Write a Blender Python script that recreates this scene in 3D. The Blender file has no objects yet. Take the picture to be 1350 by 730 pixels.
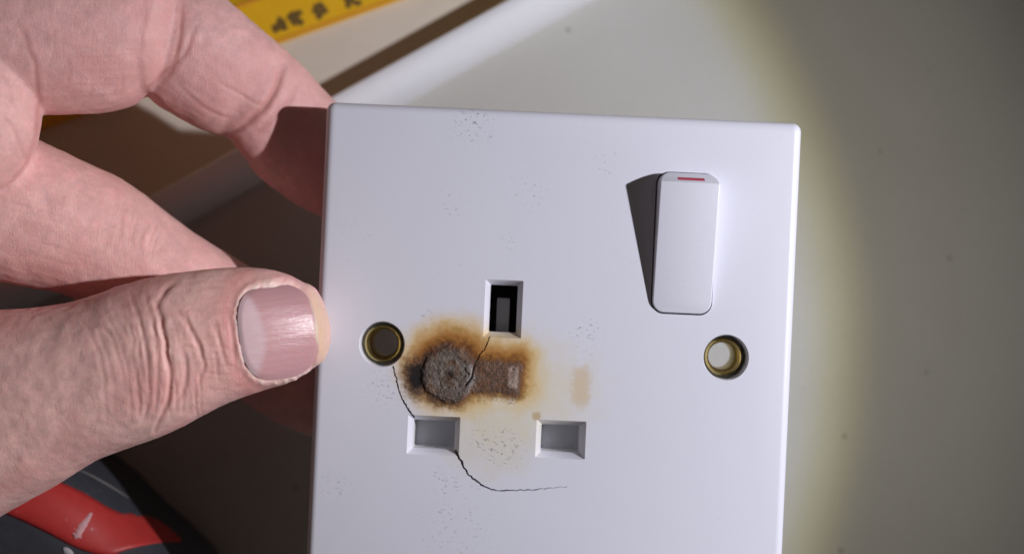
import bpy, bmesh, math, random
import numpy as np
from mathutils import Vector, Matrix, Quaternion

random.seed(7); rng = np.random.default_rng(7)
SC = bpy.context.scene
COL = SC.collection
MM = 0.001

# ------------------------------------------------------------------ scale, camera, light
S = 7.377          # photo pixels per millimetre on the front of the plate
D = 240.0          # camera to plate front (mm)
H = 55.0           # plate front above the worktop (mm)

cam = bpy.data.cameras.new("camera"); camo = bpy.data.objects.new("camera", cam); COL.objects.link(camo)
camo.location = (0, 0, (D + H) * MM)
cam.sensor_width = 36; cam.lens = 36 * D / (1350 / S)
cam.clip_start = 0.005; cam.clip_end = 20
cam.dof.use_dof = True; cam.dof.focus_distance = (D - 5) * MM; cam.dof.aperture_fstop = 8.5
cam.dof.aperture_blades = 0
SC.camera = camo

w = bpy.data.worlds.new("World"); SC.world = w; w.use_nodes = True
bg = w.node_tree.nodes["Background"]
bg.inputs[0].default_value = (1.0, 0.87, 0.76, 1); bg.inputs[1].default_value = 0.038

SC.view_settings.view_transform = 'Standard'; SC.view_settings.look = 'None'
SC.view_settings.exposure = 0.0; SC.view_settings.gamma = 1.0
SC.view_settings.use_curve_mapping = False
SC.render.engine = 'CYCLES'
SC.cycles.max_bounces = 8; SC.cycles.use_denoising = True

# hand torch: bright disc with a yellow rim and a weak wide spill, from the right
TORCH = np.array([261.5, 25., 200.])
AXIS = Vector((-0.8890839, -0.11240619, -0.44372815)).normalized()
HOT = 26.7
li = bpy.data.lights.new("torch_light", 'SPOT'); lo = bpy.data.objects.new("torch_light", li); COL.objects.link(lo)
lo.location = (TORCH[0] * MM, TORCH[1] * MM, (TORCH[2] + H) * MM)
lo.rotation_mode = 'QUATERNION'; lo.rotation_quaternion = AXIS.to_track_quat('-Z', 'Y')
li.energy = 4.35; li.spot_size = math.radians(150); li.spot_blend = 0.3; li.shadow_soft_size = 0.0045
li.color = (1, 1, 1)
li.use_nodes = True
nt = li.node_tree; em = nt.nodes["Emission"]
tc = nt.nodes.new("ShaderNodeTexCoord"); dp = nt.nodes.new("ShaderNodeVectorMath"); dp.operation = 'DOT_PRODUCT'
dp.inputs[1].default_value = (0, 0, -1)
ab = nt.nodes.new("ShaderNodeMath"); ab.operation = 'ABSOLUTE'
ac = nt.nodes.new("ShaderNodeMath"); ac.operation = 'ARCCOSINE'
mu = nt.nodes.new("ShaderNodeMath"); mu.operation = 'MULTIPLY'; mu.inputs[1].default_value = 1 / math.radians(75)
rp = nt.nodes.new("ShaderNodeValToRGB")
nt.links.new(tc.outputs["Normal"], dp.inputs[0]); nt.links.new(dp.outputs["Value"], ab.inputs[0])
nt.links.new(ab.outputs[0], ac.inputs[0]); nt.links.new(ac.outputs[0], mu.inputs[0]); nt.links.new(mu.outputs[0], rp.inputs[0])
nt.links.new(rp.outputs[0], em.inputs[0])
cr = rp.color_ramp
def stop(deg, c):
    p = deg / 75
    e = cr.elements.new(p); e.color = (*c, 1)
cr.elements[0].position = 0; cr.elements[0].color = (1.36, 1.34, 1.40, 1)
cr.elements[1].position = 1; cr.elements[1].color = (0.01, 0.0095, 0.008, 1)
stop(5.0, (1.27, 1.26, 1.32))
stop(9.0, (1.04, 1.03, 1.10))
stop(13.0, (0.95, 0.95, 1.035))
stop(HOT - 4.2, (0.93, 0.935, 1.02))
stop(HOT - 1.3, (0.84, 0.85, 0.93))
stop(HOT - 0.5, (0.71, 0.70, 0.55))
stop(HOT + 0.2, (0.50, 0.465, 0.31))
stop(HOT + 0.95, (0.27, 0.262, 0.238))
stop(HOT + 4.5, (0.185, 0.179, 0.166))
stop(HOT + 9.0, (0.075, 0.073, 0.069))
stop(HOT + 24.0, (0.045, 0.043, 0.039))

# ------------------------------------------------------------------ helpers
def P(px, py, z=0.0):
    """photo pixel at depth z (mm, relative to plate front) -> mm"""
    k = (D - z) / D / S
    return np.array([(px - 675) * k, (365 - py) * k, z])

def to_px(co):
    k = S * D / (D - co[:, 2])
    return 675 + co[:, 0] * k, 365 - co[:, 1] * k

def W(p):                       # mm (plate based) -> world metres
    return Vector((p[0] * MM, p[1] * MM, (p[2] + H) * MM))

def link(name, me, mat=None, parent=None):
    o = bpy.data.objects.new(name, me); COL.objects.link(o)
    if mat is not None: me.materials.append(mat)
    if parent is not None: o.parent = parent
    return o

def mesh_from(name, verts, faces, smooth=True):
    me = bpy.data.meshes.new(name)
    me.from_pydata([tuple(v) for v in verts], [], faces)
    me.update()
    if smooth: me.polygons.foreach_set("use_smooth", [True] * len(me.polygons))
    return me

def fix_normals(me, sharp=None):
    bm = bmesh.new(); bm.from_mesh(me)
    bmesh.ops.recalc_face_normals(bm, faces=bm.faces)
    if sharp is not None:
        for f in bm.faces: f.smooth = True
        for e in bm.edges:
            e.smooth = not (len(e.link_faces) == 2 and e.calc_face_angle(0) > math.radians(sharp))
    bm.to_mesh(me); bm.free(); me.update()

def empty(name, loc=(0, 0, 0), rz=0.0):
    o = bpy.data.objects.new(name, None); COL.objects.link(o)
    o.location = loc; o.rotation_euler = (0, 0, rz); o.empty_display_size = 0.01
    return o

def tag(o, label=None, cat=None, group=None, kind=None):
    if label: o["label"] = label
    if cat: o["category"] = cat
    if group: o["group"] = group
    if kind: o["kind"] = kind

# --- tiny node-expression language
class E:
    def __init__(s, nt, sock): s.nt = nt; s.s = sock
    def _m(s, op, *a, clamp=False):
        n = s.nt.nodes.new("ShaderNodeMath"); n.operation = op; n.use_clamp = clamp
        for i, v in enumerate((s,) + a):
            if isinstance(v, E): s.nt.links.new(v.s, n.inputs[i])
            else: n.inputs[i].default_value = float(v)
        return E(s.nt, n.outputs[0])
    def __add__(s, o): return s._m('ADD', o)
    def __radd__(s, o): return s._m('ADD', o)
    def __sub__(s, o): return s._m('SUBTRACT', o)
    def __rsub__(s, o): return (s * -1) + o
    def __mul__(s, o): return s._m('MULTIPLY', o)
    def __rmul__(s, o): return s._m('MULTIPLY', o)
    def __truediv__(s, o): return s._m('DIVIDE', o)
    def abs(s): return s._m('ABSOLUTE')
    def sqrt(s): return s._m('SQRT')
    def min(s, o): return s._m('MINIMUM', o)
    def max(s, o): return s._m('MAXIMUM', o)
    def clamp(s): return s._m('ADD', 0.0, clamp=True)
    def pow(s, o): return s._m('POWER', o)
    def ss(s, a, b):              # smooth step a -> b (either order)
        n = s.nt.nodes.new("ShaderNodeMapRange"); n.interpolation_type = 'SMOOTHSTEP'
        s.nt.links.new(s.s, n.inputs[0])
        if a < b:
            n.inputs[1].default_value = a; n.inputs[2].default_value = b; n.inputs[3].default_value = 0; n.inputs[4].default_value = 1
        else:
            n.inputs[1].default_value = b; n.inputs[2].default_value = a; n.inputs[3].default_value = 1; n.inputs[4].default_value = 0
        return E(s.nt, n.outputs[0])

class Mat:
    def __init__(s, name, scale=1000.0):
        s.m = bpy.data.materials.new(name); s.m.use_nodes = True; s.nt = s.m.node_tree
        s.b = s.nt.nodes["Principled BSDF"]
        tc = s.nt.nodes.new("ShaderNodeTexCoord")
        vm = s.nt.nodes.new("ShaderNodeVectorMath"); vm.operation = 'SCALE'; vm.inputs["Scale"].default_value = scale
        s.nt.links.new(tc.outputs["Object"], vm.inputs[0]); s.v = vm.outputs[0]
        sp = s.nt.nodes.new("ShaderNodeSeparateXYZ"); s.nt.links.new(s.v, sp.inputs[0])
        s.x, s.y, s.z = (E(s.nt, sp.outputs[i]) for i in range(3))
    def noise(s, freq, detail=3, rough=0.55, stretch=None, off=(0, 0, 0), rot=0.0, kind='noise'):
        mp = s.nt.nodes.new("ShaderNodeMapping"); s.nt.links.new(s.v, mp.inputs[0])
        mp.inputs["Scale"].default_value = stretch or (1, 1, 1); mp.inputs["Location"].default_value = off
        mp.inputs["Rotation"].default_value = (0, 0, rot)
        if kind == 'vor':
            n = s.nt.nodes.new("ShaderNodeTexVoronoi"); n.inputs["Scale"].default_value = freq
            s.nt.links.new(mp.outputs[0], n.inputs["Vector"]); return E(s.nt, n.outputs["Distance"])
        n = s.nt.nodes.new("ShaderNodeTexNoise"); n.inputs["Scale"].default_value = freq
        n.inputs["Detail"].default_value = detail; n.inputs["Roughness"].default_value = rough
        s.nt.links.new(mp.outputs[0], n.inputs["Vector"]); return E(s.nt, n.outputs["Fac"])
    def rgb(s, c):
        n = s.nt.nodes.new("ShaderNodeRGB"); n.outputs[0].default_value = (*c, 1); return n.outputs[0]
    def mix(s, fac, a, b, mode='MIX'):
        n = s.nt.nodes.new("ShaderNodeMix"); n.data_type = 'RGBA'; n.blend_type = mode
        if isinstance(fac, E): s.nt.links.new(fac.s, n.inputs[0])
        else: n.inputs[0].default_value = fac
        for i, c in ((6, a), (7, b)):
            if isinstance(c, tuple): n.inputs[i].default_value = (*c, 1)
            else: s.nt.links.new(c, n.inputs[i])
        return n.outputs[2]
    def ramp(s, fac, stops):
        n = s.nt.nodes.new("ShaderNodeValToRGB"); s.nt.links.new(fac.s, n.inputs[0]); c = n.color_ramp
        c.elements[0].position, c.elements[0].color = stops[0][0], (*stops[0][1], 1)
        c.elements[1].position, c.elements[1].color = stops[-1][0], (*stops[-1][1], 1)
        for p, q in stops[1:-1]:
            e = c.elements.new(p); e.color = (*q, 1)
        return n.outputs[0]
    def color(s, c):
        if isinstance(c, tuple): s.b.inputs["Base Color"].default_value = (*c, 1)
        else: s.nt.links.new(c, s.b.inputs["Base Color"])
    def set(s, **k):
        for n, v in k.items():
            i = s.b.inputs[n.replace("_", " ")]
            if isinstance(v, E): s.nt.links.new(v.s, i)
            else: i.default_value = v
        return s
    def bump(s, h, dist_mm, strength=1.0):
        n = s.nt.nodes.new("ShaderNodeBump"); n.inputs["Distance"].default_value = dist_mm * MM; n.inputs["Strength"].default_value = strength
        s.nt.links.new(h.s, n.inputs["Height"]); s.nt.links.new(n.outputs[0], s.b.inputs["Normal"])
    def attr(s, name):
        n = s.nt.nodes.new("ShaderNodeAttribute"); n.attribute_name = name; return n.outputs["Color"]

def simple(name, col, rough=0.5, metal=0.0, var=0.12, freq=0.6, bump=0.0, bfreq=6.0):
    m = Mat(name); n = m.noise(freq, 4)
    m.color(m.mix(n, tuple(c * (1 - var) for c in col), tuple(min(1, c * (1 + var)) for c in col)))
    m.set(Roughness=rough, Metallic=metal)
    if bump: m.bump(m.noise(bfreq, 3), bump)
    return m.m

# value noise in numpy
def vnoise(p, seed=0):
    p = np.asarray(p, float); i = np.floor(p).astype(np.int64); f = p - i; f = f * f * (3 - 2 * f)
    def h(a, b, c):
        n = (a * 374761393 + b * 668265263 + c * 2147483647 + seed * 1274126177) & 0xffffffff
        n = ((n ^ (n >> 13)) * 1274126177) & 0xffffffff
        n = (n ^ (n >> 16)) & 0xffff
        return n / 65535.0
    r = 0
    for dx in (0, 1):
        for dy in (0, 1):
            for dz in (0, 1):
                wgt = (f[:, 0] if dx else 1 - f[:, 0]) * (f[:, 1] if dy else 1 - f[:, 1]) * (f[:, 2] if dz else 1 - f[:, 2])
                r = r + wgt * h(i[:, 0] + dx, i[:, 1] + dy, i[:, 2] + dz)
    return r
def fbm(p, oct=3, seed=0):
    p = np.asarray(p, float); r = 0; a = 0.5; t = 0
    for k in range(oct):
        r = r + a * vnoise(p * 2 ** k, seed + k * 17); t += a; a *= 0.55
    return r / t

def sstep(a, b, x):
    t = np.clip((x - a) / (b - a), 0, 1); return t * t * (3 - 2 * t)

def poly_dist(px, py, pts):
    """distance of points to a polyline, and parameter 0..1 along it"""
    best = np.full(px.shape, 1e9); par = np.zeros(px.shape)
    n = len(pts) - 1
    for k in range(n):
        ax, ay = pts[k]; bx, by = pts[k + 1]; dx, dy = bx - ax, by - ay
        t = np.clip(((px - ax) * dx + (py - ay) * dy) / (dx * dx + dy * dy + 1e-9), 0, 1)
        d = np.hypot(px - ax - t * dx, py - ay - t * dy)
        m = d < best; best[m] = d[m]; par[m] = (k + t[m]) / n
    return best, par

def catmull(pts, sub):
    pts = [np.asarray(p, float) for p in pts]; out = []
    for i in range(len(pts) - 1):
        p0 = pts[max(i - 1, 0)]; p1 = pts[i]; p2 = pts[i + 1]; p3 = pts[min(i + 2, len(pts) - 1)]
        for k in range(sub):
            t = k / sub
            out.append(0.5 * ((2 * p1) + (p2 - p0) * t + (2 * p0 - 5 * p1 + 4 * p2 - p3) * t * t + (3 * p1 - p0 - 3 * p2 + p3) * t ** 3))
    out.append(pts[-1]); return out

# ------------------------------------------------------------------ worktop
m = Mat("worktop_paint")
n1 = m.noise(0.012, 4); n2 = m.noise(0.9, 4, 0.6); n3 = m.noise(0.25, 2, 0.5, off=(7, 3, 0))
spk = m.noise(0.85, 2, 0.5, stretch=(1, 1.9, 1), off=(31, 4, 0)).ss(0.735, 0.80) * n3.ss(0.50, 0.62)
scr = m.noise(0.55, 1, 0.4, stretch=(0.25, 3.2, 1), rot=0.65, off=(3, 11, 0)).ss(0.77, 0.83) * m.noise(0.05, 2).ss(0.52, 0.62)
c = m.mix(n1.ss(0.3, 0.7), (0.50, 0.485, 0.44), (0.56, 0.55, 0.51))
c = m.mix(n2.ss(0.35, 0.75) * 0.25, c, (0.46, 0.44, 0.40))
fl = m.noise(0.105, 0, 0, off=(13, 5, 0), kind='vor') + (m.noise(1.2, 3, 0.6, off=(6, 1, 0)) - 0.5) * 0.06
c = m.mix(fl.ss(0.062, 0.035) * 0.8, c, (0.13, 0.12, 0.11)); c = m.mix(spk * 0.75, c, (0.14, 0.12, 0.10)); c = m.mix(scr * 0.45, c, (0.24, 0.22, 0.20))
m.color(c); m.set(Roughness=0.5 + n2 * 0.12); m.bump(n2 + spk * 0.4, 0.05)
me = mesh_from("worktop", [(-0.55, -0.5, 0), (0.55, -0.5, 0), (0.55, 0.5, 0), (-0.55, 0.5, 0),
                           (-0.55, -0.5, -0.03), (0.55, -0.5, -0.03), (0.55, 0.5, -0.03), (-0.55, 0.5, -0.03)],
               [(0, 1, 2, 3), (4, 7, 6, 5), (0, 4, 5, 1), (1, 5, 6, 2), (2, 6, 7, 3), (3, 7, 4, 0)], smooth=False)
worktop = link("worktop", me, m.m); tag(worktop, kind="structure")
ZT = -H

# ------------------------------------------------------------------ white bead strip lying across the worktop
bead_mat = Mat("white_bead_plastic"); q = bead_mat.noise(0.5, 4)
bead_mat.color(bead_mat.mix(q, (0.84, 0.84, 0.86), (0.90, 0.90, 0.92))); bead_mat.set(Roughness=0.42)
a = P(706, -4, ZT); b = P(462, 130, ZT); dirv = (b - a) / np.linalg.norm(b - a)
nrm = np.array([-dirv[1], dirv[0], 0]); nrm = nrm if nrm[1] < 0 else -nrm      # towards the lit side
prof = [(-0.6, 0), (-0.6, 10.2), (-0.3, 10.7), (0.3, 10.9)]
for k in range(1, 9):
    t = k / 8 * math.pi / 2; prof.append((0.6 + 6.2 * math.sin(t), 0.9 + 10.0 * math.cos(t)))
prof.append((6.8, 0))
vs = []; fs = []; N = len(prof); ts = np.linspace(-150, 260, 42)
for t in ts:
    o = a + dirv * t
    for (u, h) in prof: vs.append(W(o + nrm * (u + 0.15 * math.sin(t * 0.03)) + np.array([0, 0, h])))
for i in range(len(ts) - 1):
    for j in range(N):
        fs.append((i * N + j, i * N + (j + 1) % N, (i + 1) * N + (j + 1) % N, (i + 1) * N + j))
fs.append(tuple(range(N))); fs.append(tuple(range((len(ts) - 1) * N, len(ts) * N)))
me = mesh_from("bead_strip", vs, fs); fix_normals(me, 40)
bead = link("bead_strip", me, bead_mat.m)
tag(bead, "long white plastic bead strip lying diagonally on the grey worktop behind the plate", "strip")

# ------------------------------------------------------------------ thin beige board beyond the strip
bd = Mat("beige_board_face"); q = bd.noise(0.05, 4); q2 = bd.noise(0.6, 4, 0.6, stretch=(0.3, 2.0, 1), rot=-0.5)
c = bd.mix(q, (0.69, 0.61, 0.50), (0.77, 0.69, 0.57)); bd.color(bd.mix(q2.ss(0.4, 0.75) * 0.2, c, (0.58, 0.48, 0.40))); bd.set(Roughness=0.55); bd.bump(q2, 0.03)
BT = 2.0; bo = a - nrm * 1.0 - dirv * 150; vs = []
for z in (0.02, BT - 0.3, BT):
    e_ = 0.3 if z == BT else 0.0
    for (t, u) in ((0 + e_, -0.3 - e_), (330 - e_, -0.3 - e_), (330 - e_, -190 + e_), (0 + e_, -190 + e_)):
        vs.append(W(bo + dirv * t + nrm * u + np.array([0, 0, ZT * 0 + z])))
fs = [(0, 3, 2, 1), (8, 9, 10, 11)]
for k in (0, 4):
    for j in range(4): fs.append((k + j, k + (j + 1) % 4, k + 4 + (j + 1) % 4, k + 4 + j))
me = mesh_from("beige_board", vs, fs, False); fix_normals(me)
board = link("beige_board", me, bd.m)
tag(board, "thin beige board lying under the yellow rule beyond the white strip", "board")

# ------------------------------------------------------------------ yellow bar with worn dark marks
ym = Mat("yellow_lacquer"); q = ym.noise(0.35, 4); q2 = ym.noise(3.0, 3)
ym.color(ym.mix(q, (0.76, 0.41, 0.008), (0.86, 0.51, 0.015))); ym.set(Roughness=0.34 + q2 * 0.15); ym.bump(q2, 0.03)
ink = simple("worn_black_ink", (0.15, 0.085, 0.012), 0.6, var=0.5, freq=2.0)
edge_m = simple("orange_edge_lacquer", (0.78, 0.36, 0.03), 0.4, var=0.1)
a = P(556, -6, ZT); b = P(185, 128, ZT); dirv = (b - a) / np.linalg.norm(b - a)
nrm = np.array([-dirv[1], dirv[0], 0]); nrm = nrm if nrm[1] > 0 else -nrm       # away from the viewer's bottom edge
bar = empty("yellow_rule", W(a + np.array([0, 0, BT])), math.atan2(dirv[1], dirv[0]))
sgn = 1 if (math.cos(math.atan2(dirv[1], dirv[0])) * nrm[1] - math.sin(math.atan2(dirv[1], dirv[0])) * nrm[0]) > 0 else -1
# local frame: x along, y = sgn * away, z up
prof = [(0, 0.0), (-0.2, 1.0), (0.25, 1.7), (0.9, 2.1), (8.4, 6.2), (9.0, 6.7), (9.6, 6.75), (13.4, 5.6), (13.9, 5.2), (14.0, 0)]
ts = np.linspace(-120, 118, 30); vs = []; fs = []; N = len(prof)
for t in ts:
    for (u, h) in prof: vs.append((t * MM, sgn * u * MM, h * MM))
for i in range(len(ts) - 1):
    for j in range(N): fs.append((i * N + j, i * N + (j + 1) % N, (i + 1) * N + (j + 1) % N, (i + 1) * N + j))
fs.append(tuple(range(N))); fs.append(tuple(range((len(ts) - 1) * N, len(ts) * N)))
me = mesh_from("bar", vs, fs); fix_normals(me, 22); link("bar", me, ym.m, bar)
# raised orange rib along the ridge and the front edge
for (u0, h0, r) in ((9.2, 6.65, 0.55), (0.55, 1.75, 0.5)):
    vs = []; fs = []
    for t in ts:
        for k in range(8):
            an = k / 8 * 2 * math.pi; vs.append((t * MM, sgn * (u0 + r * math.cos(an)) * MM, (h0 + r * math.sin(an)) * MM))
    for i in range(len(ts) - 1):
        for j in range(8): fs.append((i * 8 + j, i * 8 + (j + 1) % 8, (i + 1) * 8 + (j + 1) % 8, (i + 1) * 8 + j))
    fs.append(tuple(range(8))); fs.append(tuple(range((len(ts) - 1) * 8, len(ts) * 8)))
    me = mesh_from("edge_rib", vs, fs); fix_normals(me); link("edge_rib", me, edge_m, bar)
# illegible worn printed characters: little strokes on the sloping face
def on_face(t, u):
    return (t * MM, sgn * u * MM, (2.1 + (u - 0.9) * 4.1 / 7.5 + 0.05) * MM)
srng = random.Random(5)
strokes = {k: [[(srng.uniform(-1.5, 1.5), srng.uniform(2.2, 5.0)) for _ in range(3)] for _ in range(3)] for k in range(6)}
def inv_t(px):                      # distance along the bar for a pixel column of the marks
    return (556 - px) / S * (D - ZT) / D / math.cos(math.radians(19.6))
for k, px in enumerate((371, 394, 425, 466, 497, 524)):
    t0 = inv_t(px) - 1.5; vs = []; fs = []
    sc = 0.86 + 0.10 * math.sin(k * 3.1)
    for st in strokes[k]:
        for (p, qq) in zip(st[:-1], st[1:]):
            d = np.array([qq[0] - p[0], qq[1] - p[1]]); L_ = np.hypot(*d) + 1e-6; n_ = np.array([-d[1], d[0]]) / L_ * 0.62; d = d / L_ * 0.45
            i0 = len(vs)
            for (cx, cy) in ((p[0] - d[0] + n_[0], p[1] - d[1] + n_[1]), (p[0] - d[0] - n_[0], p[1] - d[1] - n_[1]),
                             (qq[0] + d[0] - n_[0], qq[1] + d[1] - n_[1]), (qq[0] + d[0] + n_[0], qq[1] + d[1] + n_[1])):
                z = on_face(t0 - cx * sc, cy * sc); vs.append((z[0], z[1], z[2] + 0.00003 * (len(fs) % 5)))
            fs.append((i0, i0 + 1, i0 + 2, i0 + 3))
    me = mesh_from("printed_mark", vs, fs, False); link("printed_mark", me, ink, bar)
tag(bar, "yellow lacquered rule with worn dark print, lying beyond the white strip", "ruler")

# ------------------------------------------------------------------ loft helper (used by hand and tool grip)
def loft(stations, sub=4, ring=28, cap0=0.0, cap1=0.0, expo=2.15):
    """stations: (Ux,Uy,Lx,Ly,zc,hz): silhouette points in photo pixels, centre depth, half thickness (mm)"""
    sts = catmull([np.array(s, float) for s in stations], sub)
    rings = []
    for s in sts:
        U = P(s[0], s[1], s[4]); L_ = P(s[2], s[3], s[4]); rings.append([(U + L_) / 2, (U - L_) / 2, s[5]])
    def capped(r, rn, length, flip):
        ax = r[0] - rn[0]; ax = ax / (np.linalg.norm(ax) + 1e-9); out = []
        for k in range(1, 7):
            an = k / 6 * math.pi / 2 * 0.985
            out.append([r[0] + ax * length * math.sin(an), r[1] * math.cos(an), r[2] * math.cos(an)])
        return out
    if cap1: rings = rings + capped(rings[-1], rings[-3], cap1, False)
    if cap0: rings = capped(rings[0], rings[2], cap0, True)[::-1] + rings
    vs = []; fs = []
    for (cn, wv, hz) in rings:
        for k in range(ring):
            t = 2 * math.pi * k / ring; c_, s_ = math.cos(t), math.sin(t)
            c2 = math.copysign(abs(c_) ** (2 / expo), c_); s2 = math.copysign(abs(s_) ** (2 / expo), s_)
            vs.append(cn + wv * c2 + np.array([0, 0, hz * s2]))
    for i in range(len(rings) - 1):
        for j in range(ring): fs.append((i * ring + j, i * ring + (j + 1) % ring, (i + 1) * ring + (j + 1) % ring, (i + 1) * ring + j))
    fs.append(tuple(range(ring))[::-1]); fs.append(tuple(range((len(rings) - 1) * ring, len(rings) * ring)))
    return vs, fs

def ellipsoid(px, py, z, rx, ry, rz, rot=0.0, n=20):
    c0 = P(px, py, z); k = (D - z) / D / S; rx *= k; ry *= k; vs = []; fs = []
    for i in range(n + 1):
        ph = math.pi * i / n
        for j in range(2 * n):
            th = math.pi * j / n
            x = rx * math.sin(ph) * math.cos(th); y = ry * math.sin(ph) * math.sin(th)
            vs.append(c0 + np.array([x * math.cos(rot) - y * math.sin(rot), x * math.sin(rot) + y * math.cos(rot), rz * math.cos(ph)]))
    for i in range(n):
        for j in range(2 * n): fs.append((i * 2 * n + j, i * 2 * n + (j + 1) % (2 * n), (i + 1) * 2 * n + (j + 1) % (2 * n), (i + 1) * 2 * n + j))
    return vs, fs

def voxel_union(parts, size_mm, iters=4):
    vs = []; fs = []
    for v, f in parts:
        o = len(vs); vs += [np.asarray(p) for p in v]; fs += [tuple(i + o for i in q_) for q_ in f]
    me = bpy.data.meshes.new("tmp"); me.from_pydata([tuple(v) for v in vs], [], fs); me.update()
    bm = bmesh.new(); bm.from_mesh(me); bmesh.ops.remove_doubles(bm, verts=bm.verts, dist=1e-4)
    bmesh.ops.recalc_face_normals(bm, faces=bm.faces); bm.to_mesh(me); bm.free()
    ob = bpy.data.objects.new("tmp", me); COL.objects.link(ob)
    mo = ob.modifiers.new("r", 'REMESH'); mo.mode = 'VOXEL'; mo.voxel_size = size_mm; mo.adaptivity = 0
    dg = bpy.context.evaluated_depsgraph_get()
    nm = bpy.data.meshes.new_from_object(ob.evaluated_get(dg), depsgraph=dg)
    bpy.data.objects.remove(ob); bpy.data.meshes.remove(me)
    n = len(nm.vertices); co = np.empty(n * 3); nm.vertices.foreach_get("co", co); co = co.reshape(-1, 3)
    ed = np.empty(len(nm.edges) * 2, np.int32); nm.edges.foreach_get("vertices", ed); ed = ed.reshape(-1, 2)
    smooth_co(co, ed, iters)
    return nm, co, ed

def smooth_co(co, ed, iters, wgt=None, lam=0.5):
    n = len(co); deg = np.bincount(ed.ravel(), minlength=n).astype(float)[:, None]
    for _ in range(iters):
        acc = np.empty_like(co)
        for k in range(3):
            acc[:, k] = np.bincount(ed[:, 0], co[ed[:, 1], k], n) + np.bincount(ed[:, 1], co[ed[:, 0], k], n)
        d = (acc / deg - co) * lam
        co += d if wgt is None else d * wgt[:, None]

def set_co(me, co): me.vertices.foreach_set("co", np.ascontiguousarray(co).ravel()); me.update()
def normals(me):
    n = np.empty(len(me.vertices) * 3); me.vertex_normals.foreach_get("vector", n); return n.reshape(-1, 3)
def set_col(me, name, rgb):
    at = me.color_attributes.new(name, 'FLOAT_COLOR', 'POINT')
    a4 = np.ones((len(rgb), 4)); a4[:, :3] = rgb; at.data.foreach_set("color", a4.ravel())

# ------------------------------------------------------------------ socket plate
PC = (730, 462); ROT = math.radians(2.6)
ca, sa = math.cos(ROT), math.sin(ROT)
def L(px, py):                     # photo pixel -> plate local mm (front face)
    dx, dy = (px - PC[0]) / S, (py - PC[1]) / S
    return np.array([dx * ca + dy * sa, dx * sa - dy * ca])
pc = P(PC[0], PC[1], 0)
plate = empty("socket_plate", W(pc), -ROT)
tag(plate, "white square plug socket plate with rocker switch, cracked and scorched brown, held in the hand", "socket")

def rrect(hx, hy, r, n=6, cx=0, cy=0):
    out = []
    for (sx, sy, a0) in ((1, 1, 0), (-1, 1, 90), (-1, -1, 180), (1, -1, 270)):
        for k in range(n + 1):
            t = math.radians(a0 + 90 * k / n); out.append((cx + sx * (hx - r) + r * math.cos(t), cy + sy * (hy - r) + r * math.sin(t)))
    return out

def loops_mesh(loops, caps=True):
    vs = []; fs = []; n = len(loops[0])
    for lp in loops: vs += lp
    for i in range(len(loops) - 1):
        for j in range(n): fs.append((i * n + j, i * n + (j + 1) % n, (i + 1) * n + (j + 1) % n, (i + 1) * n + j))
    if caps: fs.append(tuple(range(n))[::-1]); fs.append(tuple(range((len(loops) - 1) * n, len(loops) * n)))
    return vs, fs

def mm_mesh(name, parts, sharp=None):
    vs = []; fs = []
    for v, f in parts:
        o = len(vs); vs += [tuple(c_ * MM for c_ in p) for p in v]; fs += [tuple(i + o for i in q_) for q_ in f]
    me = bpy.data.meshes.new(name); me.from_pydata(vs, [], fs); me.update(); fix_normals(me, sharp); return me

TH = 9.2; WALL = 2.2
outer = [[(x, y, -TH) for x, y in rrect(43, 43, 1.9)]]
for k in range(0, 8):
    t = k / 7 * math.pi / 2; R = 1.55
    ins = 0.35 + R * (1 - math.cos(t))
    outer.append([(x, y, -R + R * math.sin(t)) for x, y in rrect(43 - ins, 43 - ins, max(1.9 - ins * 0.8, 0.25))])
inner = [[(x, y, -WALL) for x, y in rrect(40.6, 40.6, 1.0)], [(x, y, -TH) for x, y in rrect(40.8, 40.8, 1.0)]]
loops = outer + inner
v_, f_ = loops_mesh(loops, caps=False); n_ = len(loops[0]); k_ = len(outer)
# split: outer wall, top cap, inner roof, inner wall, bottom rim
fs = [f for f in f_ if not (f[0] // n_ == k_ - 1)]
fs.append(tuple(range((k_ - 1) * n_, k_ * n_))); fs.append(tuple(range(k_ * n_, (k_ + 1) * n_))[::-1])
for j in range(n_): fs.append((j, (j + 1) % n_, (k_ + 1) * n_ + (j + 1) % n_, (k_ + 1) * n_ + j))
plate_me = mm_mesh("face_plate", [(v_, fs)])

def slot(quad, ins, dz):
    """bevelled pin slot from four photo-pixel corners (TL,TR,BR,BL)"""
    c4 = [L(*p) for p in quad]; cx, cy = np.mean(c4, 0)
    hx = (abs(c4[1][0] - c4[0][0]) + abs(c4[2][0] - c4[3][0])) / 4; hy = (abs(c4[0][1] - c4[3][1]) + abs(c4[1][1] - c4[2][1])) / 4
    g = ins / dz * 0.4
    lp = [[(x, y, z) for x, y in rrect(hx + e, hy + e, 0.18, 2, cx, cy)] for z, e in ((0.4, g), (-dz, -ins), (-3.5, -ins))]
    return loops_mesh(lp), (cx, cy, hx, hy)
earth, earth_i = slot([(641, 368), (690, 370), (687, 446), (636, 444)], 0.95, 1.7)
live, live_i = slot([(539, 548), (607, 548), (605, 601), (535, 598)], 0.95, 1.7)
neut, neut_i = slot([(709, 553), (773, 555), (771, 606), (704, 602)], 0.95, 1.7)
def cyl(cx, cy, r, z0, z1, n=40): return loops_mesh([[(cx + r * math.cos(2 * math.pi * k / n), cy + r * math.sin(2 * math.pi * k / n), z) for k in range(n)] for z in (z0, z1)])
HL = L(503.5, 453.5); HR = L(957, 471)
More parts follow.
